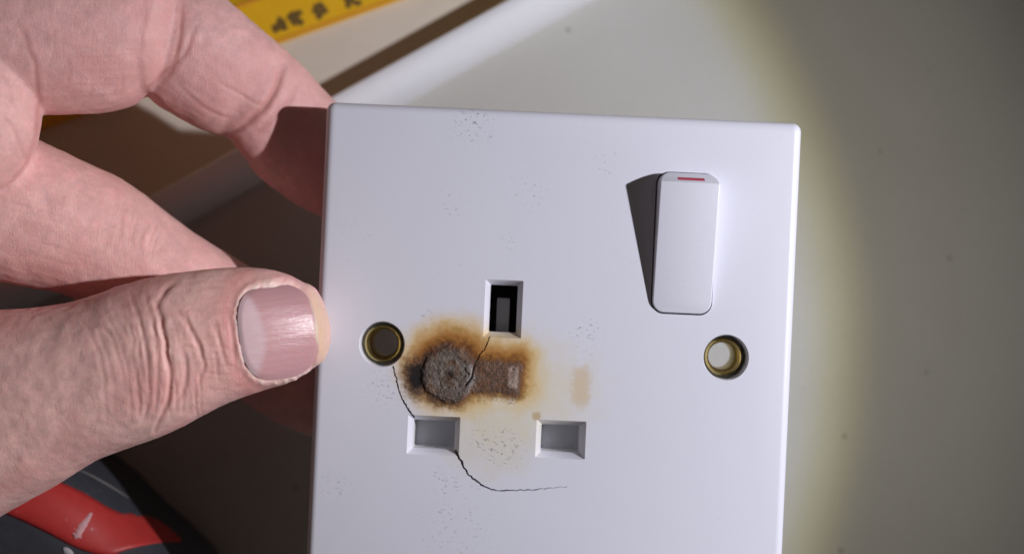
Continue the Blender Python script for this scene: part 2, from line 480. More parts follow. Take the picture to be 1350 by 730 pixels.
def holecut(c0):
    n = 44; lp = []
    for z, r in ((0.4, 4.25), (0.0, 4.12), (-0.35, 3.95), (-3.0, 3.95)):
        lp.append([(c0[0] + r * math.cos(2 * math.pi * k / n), c0[1] + r * math.sin(2 * math.pi * k / n), z) for k in range(n)])
    return loops_mesh(lp)
RC = L(902, 321); RHX, RHY = 5.28, 12.45
def chamf(hx, hy, cx, cy): return rrect(hx, hy, 2.3, 6, cx, cy)
rockcut = loops_mesh([[(x, y, z) for x, y in chamf(RHX + 0.22, RHY + 0.25, *RC)] for z in (-3.2, 0.4)])
cut1 = mm_mesh("cut1", [earth, live, neut, holecut(HL), holecut(HR), rockcut])

def crack(pts, w0, w1, seed):
    """thin jagged through-crack; w0,w1 widths in mm at both ends"""
    r = random.Random(seed); c0 = catmull([L(*p) for p in pts], 7); n = len(c0); Lf = []; Rt = []
    for i, p in enumerate(c0):
        d = c0[min(i + 1, n - 1)] - c0[max(i - 1, 0)]; d = d / (np.hypot(*d) + 1e-9); nn = np.array([-d[1], d[0]])
        t = i / (n - 1); wd = (w0 + (w1 - w0) * t) * (0.75 + 0.5 * r.random()) / 2; off = (r.random() - 0.5) * 0.22
        Lf.append(p + nn * (off + wd)); Rt.append(p + nn * (off - wd))
    vs = []; fs = []
    for i in range(n):
        for q_ in (Lf[i], Rt[i]):
            vs.append((q_[0], q_[1], 0.3)); vs.append((q_[0], q_[1], -2.6))
    for i in range(n - 1):
        a_, b_ = i * 4, (i + 1) * 4
        fs += [(a_, b_, b_ + 2, a_ + 2), (a_ + 1, a_ + 3, b_ + 3, b_ + 1), (a_, a_ + 1, b_ + 1, b_), (a_ + 2, b_ + 2, b_ + 3, a_ + 3)]
    fs += [(0, 2, 3, 1), ((n - 1) * 4, (n - 1) * 4 + 1, (n - 1) * 4 + 3, (n - 1) * 4 + 2)]
    return vs, fs
cracks = [crack([(518, 482), (522, 497), (527, 517), (536, 536), (546, 551)], 0.26, 0.34, 1),
          crack([(600, 594), (608, 608), (617, 624), (632, 637), (648, 645), (668, 646), (700, 645), (726, 643), (748, 641)], 0.46, 0.07, 2),
          crack([(646, 443), (640, 458), (631, 470), (624, 484), (622, 497), (614, 507)], 0.20, 0.22, 3)]
cut2 = mm_mesh("cut2", cracks)

def boolean(me, cutters):
    ob = link("tmp_plate", me); objs = []
    for c_ in cutters:
        co_ = link("tmp_cut", c_); objs.append(co_)
        mo = ob.modifiers.new("b", 'BOOLEAN'); mo.operation = 'DIFFERENCE'; mo.solver = 'EXACT'; mo.object = co_
    dg = bpy.context.evaluated_depsgraph_get()
    nm = bpy.data.meshes.new_from_object(ob.evaluated_get(dg), depsgraph=dg)
    for o in [ob] + objs: bpy.data.objects.remove(o)
    return nm
plate_me = boolean(plate_me, [cut1, cut2]); fix_normals(plate_me, 35)

# --- plate material: white moulded plastic, scuffs, heat stain and char (in plate coordinates)
def scorched():
    m = Mat("scorched_white_plastic"); x, y = m.x, m.y
    nA = m.noise(0.28, 4, 0.6) - 0.5; nB = m.noise(1.1, 4, 0.65, off=(5, 2, 0)) - 0.5; nC = m.noise(3.6, 4, 0.7, off=(1, 9, 0)); nD = m.noise(9.0, 3, 0.7)
    def dist(px, py, kx=1.0, ky=1.0):
        c0 = L(px, py); ax = (x - float(c0[0])) * kx; ay = (y - float(c0[1])) * ky
        return (ax * ax + ay * ay).sqrt()
    def box(px, py, hx, hy):
        c0 = L(px, py); ax = ((x - float(c0[0])).abs() - hx).max(0.0); ay = ((y - float(c0[1])).abs() - hy).max(0.0)
        return (ax * ax + ay * ay).sqrt()
    disc = dist(590, 494, 1.0, 1.02) - 5.2
    lobe = dist(552, 496, 1.0, 0.75) - 2.1
    blk = box(653, 498, 3.6, 2.2) - 0.5
    d = disc.min(blk).min(lobe) + nA * 2.4 + nB * 2.2
    # wide halo reaching up and to the right
    halo = (dist(596, 482, 0.95, 1.05) - 6.2).min(box(650, 488, 4.5, 2.6) - 0.8) + nA * 3.2 + nB * 1.6
    base = (0.795, 0.792, 0.87)
    # faint yellowing
    far = (dist(676, 512, 0.62, 1.0) - 5.0) + nA * 9 + nB * 3
    c = m.mix(far.ss(8.5, -2.0) * 0.55, base, (0.80, 0.70, 0.42))
    low = (dist(650, 585, 0.75, 1.0) - 4.0) + nA * 6 + nB * 3
    c = m.mix(low.ss(5.0, -2.0) * 0.40, c, (0.74, 0.66, 0.42))
    c = m.mix(halo.ss(5.4, 0.8) * 0.85, c, (0.82, 0.57, 0.20))
    c = m.mix(halo.ss(3.0, -0.6) * 0.92, c, (0.46, 0.19, 0.035))
    c = m.mix(halo.ss(0.9, -2.2) * m.noise(0.8, 4, 0.65, off=(8, 8, 0)).ss(0.32, 0.62) * 0.9, c, (0.15, 0.05, 0.015))
    c = m.mix((d + nC * 0.9).ss(2.6, 0.3) * 0.9, c, (0.13, 0.045, 0.014))
    core = (d + (nC - 0.5) * 1.3)
    # the char itself
    grain = nC.ss(0.30, 0.70)
    char = m.mix(grain, (0.05, 0.028, 0.018), (0.21, 0.15, 0.115))
    char = m.mix(nD.ss(0.58, 0.74) * 0.7, char, (0.30, 0.25, 0.22))
    ash = (dist(594, 494) + nB * 3.0 + nA * 4.0).ss(5.0, 2.6) * nC.ss(0.22, 0.6) * m.noise(0.75, 3, 0.6, off=(3, 1, 0)).ss(0.34, 0.58)
    char = m.mix(ash * 0.75, char, (0.255, 0.225, 0.195))
    char = m.mix((dist(592, 494) + nB * 1.2).ss(1.7, 0.3) * 0.9, char, (0.05, 0.03, 0.02))
    ringd = ((dist(590, 494) - 4.9).abs() + nB * 1.3).ss(1.0, 0.1) * nC.ss(0.65, 0.35)
    char = m.mix(ringd * 0.8, char, (0.022, 0.012, 0.008))
    lb = (dist(549, 495, 1.0, 0.62) + nB * 0.9).ss(2.3, 1.1)
    br = m.noise(0.6, 4, 0.65, off=(14, 6, 0)).ss(0.50, 0.64); char = m.mix(br * 0.55, char, (0.16, 0.075, 0.035))
    char = m.mix(lb * 0.95, char, (0.008, 0.006, 0.007))
    rust = box(655, 497, 3.0, 1.7).ss(1.0, 0.0) * nC.ss(0.45, 0.62)
    char = m.mix(rust * 0.6, char, (0.26, 0.105, 0.045))
    tip = (box(677, 497, 0.45, 1.5) + nB * 0.7).ss(0.7, 0.05)
    char = m.mix(tip * 0.8, char, (0.42, 0.33, 0.28))
    pale = (box(620, 502, 0.3, 2.4) + nB * 1.2).ss(0.9, 0.0) * nC.ss(0.35, 0.55)
    char = m.mix(pale * 0.8, char, (0.40, 0.36, 0.35))
    inside = core.ss(0.8, -1.0)
    c = m.mix(inside, c, char)
    # isolated stains
    st = (box(766, 510, 0.5, 2.6) + nB * 2.0 + nA * 1.5).ss(1.9, 0.1); c = m.mix(st * 0.5, c, (0.68, 0.46, 0.18))
    st = (dist(707, 548) + nB * 0.8).ss(1.0, 0.5); c = m.mix(st * 0.75, c, (0.58, 0.42, 0.20))
    st = (dist(603, 434, 0.8, 1.2) + nB * 1.2).ss(0.9, 0.3); c = m.mix(st * 0.6, c, (0.42, 0.27, 0.07))
    wav = (box(665, 531, 1.6, 0.4) + nB * 0.8).ss(0.7, 0.1) * nC.ss(0.4, 0.6); c = m.mix(wav * 0.7, c, (0.83, 0.80, 0.72))
    # scuffs and specks: dense in a few rubbed places, sparse elsewhere
    sp = m.noise(1.35, 3, 0.7, stretch=(0.8, 1.35, 1), rot=0.6, off=(11, 3, 0)); sp2 = m.noise(1.3, 2, 0.5, stretch=(0.55, 2.2, 1), rot=0.5, off=(2, 17, 0))
    dens = None
    for (px, py, r, k) in ((622, 165, 5.5, 1.0), (640, 172, 4, 0.6), (665, 592, 5.5, 1.0), (640, 580, 4.5, 0.9), (590, 632, 4.5, 0.8), (772, 440, 4.0, 0.9), (775, 470, 3, .6), (505, 515, 5, 0.7),
                           (700, 250, 6, 0.5), (590, 270, 4, 0.6), (670, 322, 3, 0.6), (797, 215, 4, 0.55), (440, 640, 4, 0.6), (600, 700, 9, 0.6), (625, 640, 3, 0.6), (560, 420, 4, .5), (460, 300, 3, .4)):
        g = dist(px, py).ss(r * 1.15, r * 0.25) * k; dens = g if dens is None else dens.max(g)
    loc = dens * ((sp + dens * 0.06).ss(0.625, 0.70)); glob = sp2.ss(0.735, 0.775) * (m.noise(0.13, 2).ss(0.45, 0.62) * 0.6 + 0.12)
    c = m.mix((loc * 0.85).max(glob * 0.7), c, (0.30, 0.28, 0.28))
    dot = m.noise(0.95, 0, 0, off=(40, 7, 0), kind='vor').ss(0.050, 0.030) * m.noise(0.31, 2, off=(3, 30, 0)).ss(0.52, 0.58)
    c = m.mix(dot * 0.75, c, (0.10, 0.09, 0.09))
    m.color(c)
    m.set(Roughness=(0.36 + inside * 0.5 + loc * 0.2 + m.noise(0.3, 3) * 0.06).min(0.95), Subsurface_Weight=0.0)
    m.bump(m.noise(0.9, 3) * 0.10 + loc * -0.25 + inside * (nC * 1.5 + nD * 0.8), 0.12, 0.9)
    return m.m
plate_mat = scorched()
face = link("face_plate", plate_me, plate_mat, plate)
for p_ in plate_me.polygons: p_.material_index = 0

# --- melted crust: real relief, sinks under the plate surface round its rim
c0 = L(612, 495); nx, ny = 280, 170; xs = np.linspace(-13.5, 13.5, nx); ys = np.linspace(-8.2, 8.2, ny)
gx, gy = np.meshgrid(xs, ys); X = (gx + c0[0]).ravel(); Y = (gy + c0[1]).ravel()
def dd(px, py, kx=1, ky=1): q_ = L(px, py); return np.hypot((X - q_[0]) * kx, (Y - q_[1]) * ky)
def bb(px, py, hx, hy): q_ = L(px, py); return np.hypot(np.maximum(abs(X - q_[0]) - hx, 0), np.maximum(abs(Y - q_[1]) - hy, 0))
pp = np.c_[X, Y, X * 0]
f1 = fbm(pp * 0.55, 3, 1) - 0.5; f2 = fbm(pp * 1.5, 4, 5) - 0.5; f3 = fbm(pp * 5, 3, 9) - 0.5
disc = dd(590, 494) - 5.0; blk = bb(653, 498, 3.6, 2.1) - 0.4; lobe = dd(552, 496, 1, .75) - 1.9
dmin = np.minimum(np.minimum(disc, blk), lobe) + f1 * 2.6 + f2 * 0.9
hgt = 0.22 * sstep(0.6, -1.4, dmin)
hgt += 0.22 * np.exp(-((dd(590, 494) - 4.4) / 0.8) ** 2) * sstep(0.3, -0.5, dmin) * (0.6 + 1.2 * f1 + 0.6)
hgt += 0.30 * np.exp(-(dd(594, 494) / 2.6) ** 2) - 0.50 * np.exp(-(dd(592, 494) / 0.9) ** 2)
hgt += 0.16 * np.exp(-(bb(655, 498, 3.0, 1.4) / 0.8) ** 2)
hgt += 0.22 * np.exp(-(bb(620, 502, .2, 2.2) / 0.6) ** 2)
hgt -= 0.55 * np.exp(-(dd(549, 495, 1, .5) / 1.1) ** 2)
hgt += sstep(0.6, -0.6, dmin) * (f2 * 0.48 + f3 * 0.20)
hgt = np.where(dmin < 0.8, np.maximum(hgt, 0.02), hgt)
hgt -= 0.35 * sstep(0.35, 1.0, dmin)
# the plate crack runs on through the crust
cd, _ = poly_dist(X, Y, [tuple(L(*p)) for p in [(646, 443), (640, 458), (631, 470), (624, 484), (622, 497), (614, 507)]])
hgt -= 0.7 * np.exp(-(cd / 0.16) ** 2)
keep = (dmin < 0.9)
vs = np.c_[X, Y, hgt]; fs = []
kk = keep.reshape(ny, nx)
slot_hit = np.zeros_like(kk)
for (cx, cy, hx, hy) in (earth_i, live_i, neut_i):
    slot_hit |= ((abs(X - cx) < hx + 0.3) & (abs(Y - cy) < hy + 0.3)).reshape(ny, nx)
for c_ in (HL,): slot_hit |= (np.hypot(X - c_[0], Y - c_[1]) < 4.4).reshape(ny, nx)
kk = kk & ~slot_hit
for i in range(ny - 1):
    for j in range(nx - 1):
        if kk[i, j] and kk[i + 1, j] and kk[i, j + 1] and kk[i + 1, j + 1]:
            a_ = i * nx + j; fs.append((a_, a_ + 1, a_ + nx + 1, a_ + nx))
me = mesh_from("char_crust", vs * MM, fs)
bm = bmesh.new(); bm.from_mesh(me); bmesh.ops.delete(bm, geom=[v for v in bm.verts if not v.link_faces], context='VERTS'); bm.to_mesh(me); bm.free()
crust = link("char_crust", me, plate_mat, plate); crust["label"] = "dark melted and charred crust"

# --- screw eyelets (brass) in white bosses
brass = Mat("worn_brass"); q = brass.noise(1.2, 4, 0.65)
brass.color(brass.mix(q, (0.42, 0.33, 0.12), (0.70, 0.59, 0.29))); brass.set(Metallic=1.0, Roughness=0.26 + q * 0.18)
white2 = simple("white_inner_plastic", (0.76, 0.76, 0.77), 0.45, var=0.05)
def tube(rings, n=44):                     # closed loop of (r, z)
    vs = []; fs = []; m_ = len(rings)
    for r, z in rings:
        for k in range(n): t = 2 * math.pi * k / n; vs.append((r * math.cos(t), r * math.sin(t), z))
    for i in range(m_):
        for j in range(n): fs.append((i * n + j, i * n + (j + 1) % n, ((i + 1) % m_) * n + (j + 1) % n, ((i + 1) % m_) * n + j))
    return vs, fs
boss_me = mm_mesh("screw_boss", [tube([(3.92, -1.8), (3.92, -4.6), (3.47, -4.6), (3.47, -11), (4.9, -11), (4.9, -2.25), (3.97, -2.25)])], 30)
eye_me = mm_mesh("screw_eyelet", [tube([(3.45, -3.1), (3.36, -2.5), (3.1, -2.25), (2.85, -2.5), (2.80, -3.1), (2.92, -3.4), (2.80, -3.7), (2.92, -4.1), (2.72, -4.4), (2.62, -4.7), (2.45, -5.0), (2.40, -10.5), (3.45, -10.5)])], 50)
boss_me.materials.append(white2); eye_me.materials.append(brass.m)
for c_ in (HL, HR):
    o = bpy.data.objects.new("screw_boss", boss_me); COL.objects.link(o); o.parent = plate; o.location = (c_[0] * MM, c_[1] * MM, 0)
    e_ = bpy.data.objects.new("screw_eyelet", eye_me); COL.objects.link(e_); e_.parent = o; e_.location = (0, 0, 0)

# --- back body, shutters, earth tab
blackp = simple("black_moulding", (0.012, 0.012, 0.013), 0.55, var=0.2)
body = loops_mesh([[(x, y, z) for x, y in rrect(24.5 - (0 if z > -20 else 1), 34 - (0 if z > -20 else 1), 2)] for z in (-26, -19, -9.0, -8.6)])
link("rear_body", mm_mesh("rear_body", [body], 30), white2, plate)
def open_box(cx, cy, hx, hy, z0, z1):
    return loops_mesh([[(x, y, z) for x, y in rrect(a_, b_, 0.15, 1, cx, cy)] for a_, b_, z in ((hx, hy, z0), (hx, hy, z1), (hx + .6, hy + .6, z1), (hx + .6, hy + .6, z0))] )
shut_m = simple("grey_shutter_plastic", (0.60, 0.60, 0.63), 0.5, var=0.06)
for (cx, cy, hx, hy) in (live_i, neut_i):
    well = loops_mesh([[(x, y, z) for x, y in rrect(hx - .93, hy - .93, 0.15, 1, cx, cy)] for z in (-2.1, -7.3)], caps=False)
    link("pin_well", mm_mesh("pin_well", [well], 30), white2, plate)
    sh = loops_mesh([[(x, y, z) for x, y in rrect(hx + .3, hy + .3, 0.2, 1, cx, cy)] for z in (-8.4, -7.1)])
    link("shutter", mm_mesh("shutter", [sh], 30), shut_m, plate)
cx, cy, hx, hy = earth_i
well = loops_mesh([[(x, y, z) for x, y in rrect(hx - .6, hy - .6, 0.15, 1, cx, cy)] for z in (-2.22, -8.5)], caps=False)
wv, wf = well; wf = list(wf); n_ = len(wv) // 2; wf.append(tuple(range(n_, 2 * n_)))
link("earth_well", mm_mesh("earth_well", [(wv, wf)], 30), blackp, plate)
tabp = loops_mesh([[(x, y, z) for x, y in rrect(1.15, 3.6, 0.2, 2, cx - 0.05, cy - 1.75)] for z in (-8.4, -4.3)])
link("shutter_tab", mm_mesh("shutter_tab", [tabp], 30), shut_m, plate)

# --- rocker switch: tilted, proud at its top
vs, fs = loops_mesh([[(x, y, z) for x, y in rrect(RHX, RHY, 2.15, 6)] for z in (-3, 9)])
me = mm_mesh("rocker_switch", [(vs, fs)])
bm = bmesh.new(); bm.from_mesh(me)
def cutp(p, nrm):
    g = bm.verts[:] + bm.edges[:] + bm.faces[:]
    r = bmesh.ops.bisect_plane(bm, geom=g, plane_co=Vector(p) * MM, plane_no=Vector(nrm).normalized(), clear_outer=True, dist=1e-7)
    ed = [e for e in r["geom_cut"] if isinstance(e, bmesh.types.BMEdge)]
    bmesh.ops.holes_fill(bm, edges=ed, sides=0)
zb, zt_ = 0.35, 4.9; vb, vt = -RHY, RHY - 1.9
cutp((0, vb, zb), (0, -(zt_ - zb), vt - vb))
cutp((0, vt, zt_), (0, 2.9, 1.9))
bmesh.ops.recalc_face_normals(bm, faces=bm.faces)
ed = [e for e in bm.edges if len(e.link_faces) == 2 and e.calc_face_angle(0) > math.radians(28) and min(v.co.z for v in e.verts) > -0.5 * MM]
bmesh.ops.bevel(bm, geom=ed, offset=0.5 * MM, segments=4, profile=0.5, affect='EDGES', clamp_overlap=True)
for f in bm.faces: f.smooth = True
for e in bm.edges: e.smooth = not (len(e.link_faces) == 2 and e.calc_face_angle(0) > math.radians(24))
bm.to_mesh(me); bm.free()
rk = Mat("rocker_plastic"); q = rk.noise(0.5, 3); s_ = rk.noise(0.8, 0, 0, off=(9, 2, 4), kind='vor').ss(0.06, 0.035)
c = rk.mix(q, (0.775, 0.77, 0.845), (0.81, 0.805, 0.88)); c = rk.mix(s_ * 0.6, c, (0.2, 0.19, 0.19)); rk.color(c); rk.set(Roughness=0.33); rk.bump(rk.noise(1.2, 3), 0.015)
rock = link("rocker_switch", me, rk.m, plate); rock.location = (RC[0] * MM, RC[1] * MM, 0)
# red bar on its sloping end
redm = simple("red_print", (0.55, 0.03, 0.07), 0.4, var=0.15, freq=2)
sl = np.array([0, 1.9, -2.9]); sl = sl / np.linalg.norm(sl); nn = np.array([0, 2.9, 1.9]); nn = nn / np.linalg.norm(nn)
o0 = np.array([0.25, vt, zt_]); vs = []
for dz in (0.0, 0.05):
    for (x, t) in ((-2.35, 0.8), (2.35, 0.8), (2.35, 1.7), (-2.35, 1.7)):
        vs.append(o0 + np.array([x, 0, 0]) + sl * t + nn * (dz - 0.01))
link("red_indicator", mm_mesh("red_indicator", [(vs, [(0, 1, 2, 3), (4, 5, 6, 7), (0, 1, 5, 4), (1, 2, 6, 5), (2, 3, 7, 6), (3, 0, 4, 7)])]), redm, rock)
# dark well round the rocker
w_ = loops_mesh([[(x, y, z) for x, y in chamf(RHX + 0.24, RHY + 0.27, *RC)] for z in (-2.22, -4.5)], caps=False)
wv, wf = w_; wf = list(wf); n_ = len(wv) // 2; wf.append(tuple(range(n_, 2 * n_)))
link("switch_well", mm_mesh("switch_well", [(wv, wf)], 30), blackp, plate)

# ------------------------------------------------------------------ tool with black grip and red inlay
grip_m = Mat("black_rubber"); q = grip_m.noise(1.0, 4); q2 = grip_m.noise(5.0, 4, 0.7); sc2 = grip_m.noise(0.9, 2, 0.6, off=(5, 5, 1)).ss(0.68, 0.76)
c = grip_m.mix(q, (0.018, 0.020, 0.026), (0.035, 0.039, 0.05)); grip_m.color(grip_m.mix(sc2 * 0.5, c, (0.16, 0.15, 0.16))); grip_m.set(Roughness=0.5 + q2 * 0.3); grip_m.bump(q2, 0.12)
red_m = Mat("red_moulding"); q = red_m.noise(0.5, 4); q2 = red_m.noise(3, 3)
sc2 = red_m.noise(0.7, 3, 0.6, off=(2, 8, 0)).ss(0.66, 0.74)
c = red_m.mix(q, (0.33, 0.020, 0.020), (0.42, 0.032, 0.028)); red_m.color(red_m.mix(sc2 * 0.55, c, (0.55, 0.30, 0.30))); red_m.set(Roughness=0.4 + q2 * 0.15); red_m.bump(q2, 0.04)
ZG = ZT + 22.5
st = [(-170, 470, -260, 640, ZG, 21.5), (-60, 515, -170, 710, ZG, 21.8), (40, 560, -90, 765, ZG, 22), (95, 585, -40, 800, ZG, 22), (150, 622, 5, 832, ZG, 22),
      (198, 668, 45, 862, ZG, 21.6), (236, 703, 85, 890, ZG, 21.8), (272, 738, 120, 915, ZG, 20), (300, 785, 160, 935, ZG, 17)]
v_, f_ = loft(st, 4, 36, cap0=6, cap1=9, expo=4.0)
nm, co, ed = voxel_union([(v_, f_)], 0.7, 3); set_co(nm, co)
tool = empty("tool_handle", W(P(60, 700, ZT)))
off = np.array(W(P(60, 700, ZT)))
def place(co):                      # mm -> local metres of the tool
    return np.c_[co[:, 0] * MM, co[:, 1] * MM, (co[:, 2] + H) * MM] - off
set_co(nm, place(co)); nm.polygons.foreach_set("use_smooth", [True] * len(nm.polygons))
grip = link("grip", nm, grip_m.m, tool)
from mathutils.bvhtree import BVHTree
bvh_g = BVHTree.FromPolygons([tuple(c_) for c_ in co], [tuple(p_.vertices) for p_ in nm.polygons])
def drop(bvh, px, py):
    """first surface point under a photo pixel"""
    o = Vector((0, 0, D)); t = Vector(tuple(P(px, py, 0.0))); d_ = (t - o).normalized()
    h = bvh.ray_cast(o, d_); return h[0], h[1]
# red inlay: strip between two silhouette curves, laid on the grip, with thickness
up = catmull([(-30, 585), (20, 603), (78, 632), (112, 648), (155, 672), (180, 675), (207, 683), (226, 696), (240, 711)], 8)
lw = catmull([(-60, 660), (-20, 670), (20, 684), (60, 703), (102, 724), (140, 733), (170, 724), (205, 716), (240, 714)], 8)
vs = []; fs = []; NV = 12; cols = []
for i in range(len(up)):
    for j in range(NV + 1):
        t = j / NV; p = up[i] * (1 - t) + lw[i] * t; h = drop(bvh_g, p[0], p[1])[0]
        lift = 0.75 * (1 - abs(2 * t - 1) ** 8) * (1 - (i / (len(up) - 1)) ** 14) - 0.12
        vs.append(np.array(h) + np.array([0, 0, lift]) if h else np.array(P(p[0], p[1], ZG)))
n1_ = NV + 1
for i in range(len(up) - 1):
    for j in range(NV): fs.append((i * n1_ + j, i * n1_ + j + 1, (i + 1) * n1_ + j + 1, (i + 1) * n1_ + j))
me = mesh_from("red_inlay", place(np.array(vs)), fs); fix_normals(me)
inl = link("red_inlay", me, red_m.m, tool)
so = inl.modifiers.new("s", 'SOLIDIFY'); so.thickness = 0.0012; so.offset = -1
# thin moulding seam and a pale paint scrape
def ribbon(pts, wpx, lift, name, mat, bvh, sub=8, taper=True):
    cc = catmull(pts, sub); vs = []; fs = []; n = len(cc)
    for i, p in enumerate(cc):
        d_ = cc[min(i + 1, n - 1)] - cc[max(i - 1, 0)]; d_ = d_ / np.hypot(*d_); nn_ = np.array([-d_[1], d_[0]])
        w2 = wpx * (0.25 + 0.75 * math.sin(math.pi * (i + 0.5) / n)) if taper else wpx
        for s2, l2 in ((-1, -0.1), (-0.5, lift), (0.5, lift), (1, -0.1)):
            h = drop(bvh, *(p + nn_ * w2 * s2 * (1 + 0.25 * random.random())))[0]; vs.append(np.array(h) + np.array([0, 0, l2]))
    for i in range(n - 1):
        for j in range(3): fs.append((i * 4 + j, i * 4 + j + 1, (i + 1) * 4 + j + 1, (i + 1) * 4 + j))
    me = mesh_from(name, place(np.array(vs)), fs); fix_normals(me); return link(name, me, mat, tool)
seam_m = simple("pale_seam_rubber", (0.20, 0.18, 0.17), 0.6, var=0.3, freq=3)
ribbon([(100, 617), (120, 626), (140, 637), (158, 648), (170, 656)], 0.9, 0.18, "moulding_seam", seam_m, bvh_g)
scr_m = simple("dried_paint", (0.50, 0.27, 0.28), 0.7, var=0.3, freq=2, bump=0.1)
vs_, _ = None, None
dg = bpy.context.evaluated_depsgraph_get()
inl_co = np.array([list(v.co) for v in me.vertices])
red_bvh = BVHTree.FromPolygons([tuple((np.array(v.co) + off) / MM - np.array([0, 0, H])) for v in inl.data.vertices], [tuple(p_.vertices) for p_ in inl.data.polygons])
ribbon([(121, 675), (114, 686), (107, 696), (102, 705), (98, 708)], 5.0, 0.2, "paint_scrape", scr_m, red_bvh, 5)
ribbon([(96, 702), (102, 706), (108, 708)], 2.0, 0.2, "paint_scrape", scr_m, red_bvh, 4)
ribbon([(84, 722), (90, 727), (96, 731)], 5.0, 0.2, "paint_scrape", simple("grey_dried_paint", (0.35, 0.34, 0.36), 0.7, var=0.3, freq=2), bvh_g, 5)
tag(tool, "scuffed tool handle with black rubber grip and red inlay lying under the hand", "tool")

# ------------------------------------------------------------------ hand
thumb = loft([(-330, 430, -150, 760, -2, 19), (-200, 420, -80, 730, 0, 18), (-90, 412, 5, 678, 2, 16.5), (0, 408, 80, 636, 4, 14.5), (70, 402, 130, 606, 5.5, 13), (118, 391, 172, 590, 6.5, 12),
              (165, 374, 212, 575, 7.4, 11), (205, 364, 245, 560, 8.0, 10.2), (255, 357, 292, 535, 8.2, 9.2), (300, 353, 330, 520, 8.0, 8.6), (340, 353, 366, 509, 7.4, 7.7), (372, 359, 394, 497, 6.6, 6.8), (400, 373, 416, 482, 5.6, 5.7)],
             4, 36, cap1=3.6, cap0=8, expo=2.2)
mid_prox = loft([(-260, -60, -240, 175, 2, 13), (-120, -80, -115, 156, 5, 12.5), (0, -84, 0, 150, 4.6, 12), (70, -82, 66, 152, 3.4, 11.6), (140, -76, 130, 149, 1.6, 11), (190, -60, 170, 139, 0.2, 10.4), (222, -34, 192, 122, -0.6, 9.4)], 4, 32, cap0=6, cap1=4.2)
mid_dist = loft([(170, -40, 150, 95, -4, 8.5), (235, -45, 182, 112, -5, 9), (285, -12, 204, 136, -6, 9.4), (312, 10, 226, 150, -7, 9.6), (345, 38, 258, 167, -9, 9.5), (371, 60, 284, 177, -11, 9.1), (384, 73, 299, 180, -12.5, 8.4), (404, 92, 316, 200, -14.5, 8.6), (432, 122, 346, 238, -17.5, 8.6), (466, 160, 396, 272, -19.2, 8.2), (492, 200, 436, 292, -19.4, 7.2)], 4, 32, cap0=4, cap1=5)
index = loft([(-260, 40, -290, 280, -2, 13), (-120, 95, -160, 325, -2, 13), (-30, 145, -100, 352, -3, 12.5), (45, 182, -35, 364, -4, 12), (108, 211, 25, 377, -6, 11.2), (150, 231, 75, 386, -8, 10.8), (188, 255, 118, 402, -10, 10.3), (240, 296, 172, 432, -12, 9.6), (290, 328, 225, 462, -14.5, 9.2), (335, 356, 268, 488, -17, 8.8), (385, 392, 312, 520, -18.6, 8.5), (430, 430, 356, 551, -19.0, 8.2), (465, 470, 398, 570, -19.2, 7.2)], 4, 32, cap0=6, cap1=5)
lump = ellipsoid(-46, 130, 8, 97, 128, 10.5, math.radians(12))
palm = ellipsoid(-330, 330, -6, 290, 330, 21, math.radians(20))
wrist = loft([(-330, 160, -200, 620, -6, 21), (-600, 330, -470, 700, -8, 20), (-900, 470, -800, 800, -8, 21)], 5, 32, cap0=5, cap1=4)
ring = loft([(-300, -110, -290, 60, -14, 11), (-140, -160, -120, 20, -18, 10), (-20, -190, 0, -40, -22, 9.5), (50, -170, 20, -60, -28, 9), (80, -140, 10, -60, -36, 8)], 4, 24, cap0=5, cap1=5)
little = loft([(-320, -240, -310, -60, -20, 9.5), (-200, -300, -170, -150, -25, 8.5), (-100, -310, -80, -190, -30, 8), (-50, -280, -80, -190, -36, 7)], 4, 24, cap0=5, cap1=4)
hm, co, ed = voxel_union([thumb, mid_prox, mid_dist, index, lump, palm, wrist, ring, little], 0.28, 7)
# soften the joins at the left where the fingers run into the palm
px, py = to_px(co)
wj = sstep(70, 20, px) * sstep(330, 240, py) * 0.9
smooth_co(co, ed, 14, wj)
set_co(hm, co); nv = normals(hm); px, py = to_px(co)
front = nv[:, 2] > -0.15
isthumb = (co[:, 2] > -3) & (py > 340 - np.maximum(0, (120 - px)) * -0.0)
# thumb surface lies in front; separate by the thumb silhouette line
up_line = np.interp(px, [-400, 0, 100, 130, 200, 260, 330, 370, 410, 437], [420, 408, 400, 388, 365, 356, 352, 358, 380, 415])
isthumb = (py > up_line - 3) & (co[:, 2] > np.interp(px, [-200, 0, 200, 440], [-8, -4, 0.5, 0.3]))
isindex = ~isthumb & (py > 175) & (px < 470)
ismid = ~isthumb & ~isindex
disp = np.zeros(len(co)); red = np.zeros(len(co)); pale = np.zeros(len(co))
def groove(mask, pts, depth, wpx, shoulder=0.45, redness=0.5):
    xs_ = [p[0] for p in pts]; ys_ = [p[1] for p in pts]; pad = wpx * 5
    sel = mask & front & (px > min(xs_) - pad) & (px < max(xs_) + pad) & (py > min(ys_) - pad) & (py < max(ys_) + pad)
    ix = np.nonzero(sel)[0]
    if not len(ix): return
    pts2 = [tuple(p) for p in catmull(pts, 4)]
    jx = (vnoise(np.c_[px[ix] * 0.06, py[ix] * 0.06, np.full(len(ix), len(pts) * 3.1)], 3) - 0.5) * 5
    d_, t = poly_dist(px[ix] + jx, py[ix], pts2)
    shoulder = shoulder * 0.7
    env = np.clip(np.sin(np.pi * np.clip(t, 0.03, 0.97)), 0, 1) ** 0.5
    g = np.exp(-(d_ / wpx) ** 2)
    disp[ix] += env * depth * (0.62 if depth < 0.5 else 0.85) * (-g + shoulder * np.exp(-((d_ - 2.2 * wpx) / (1.3 * wpx)) ** 2))
    red[ix] = np.maximum(red[ix], env * np.exp(-(d_ / (wpx * 1.2)) ** 2) * redness)
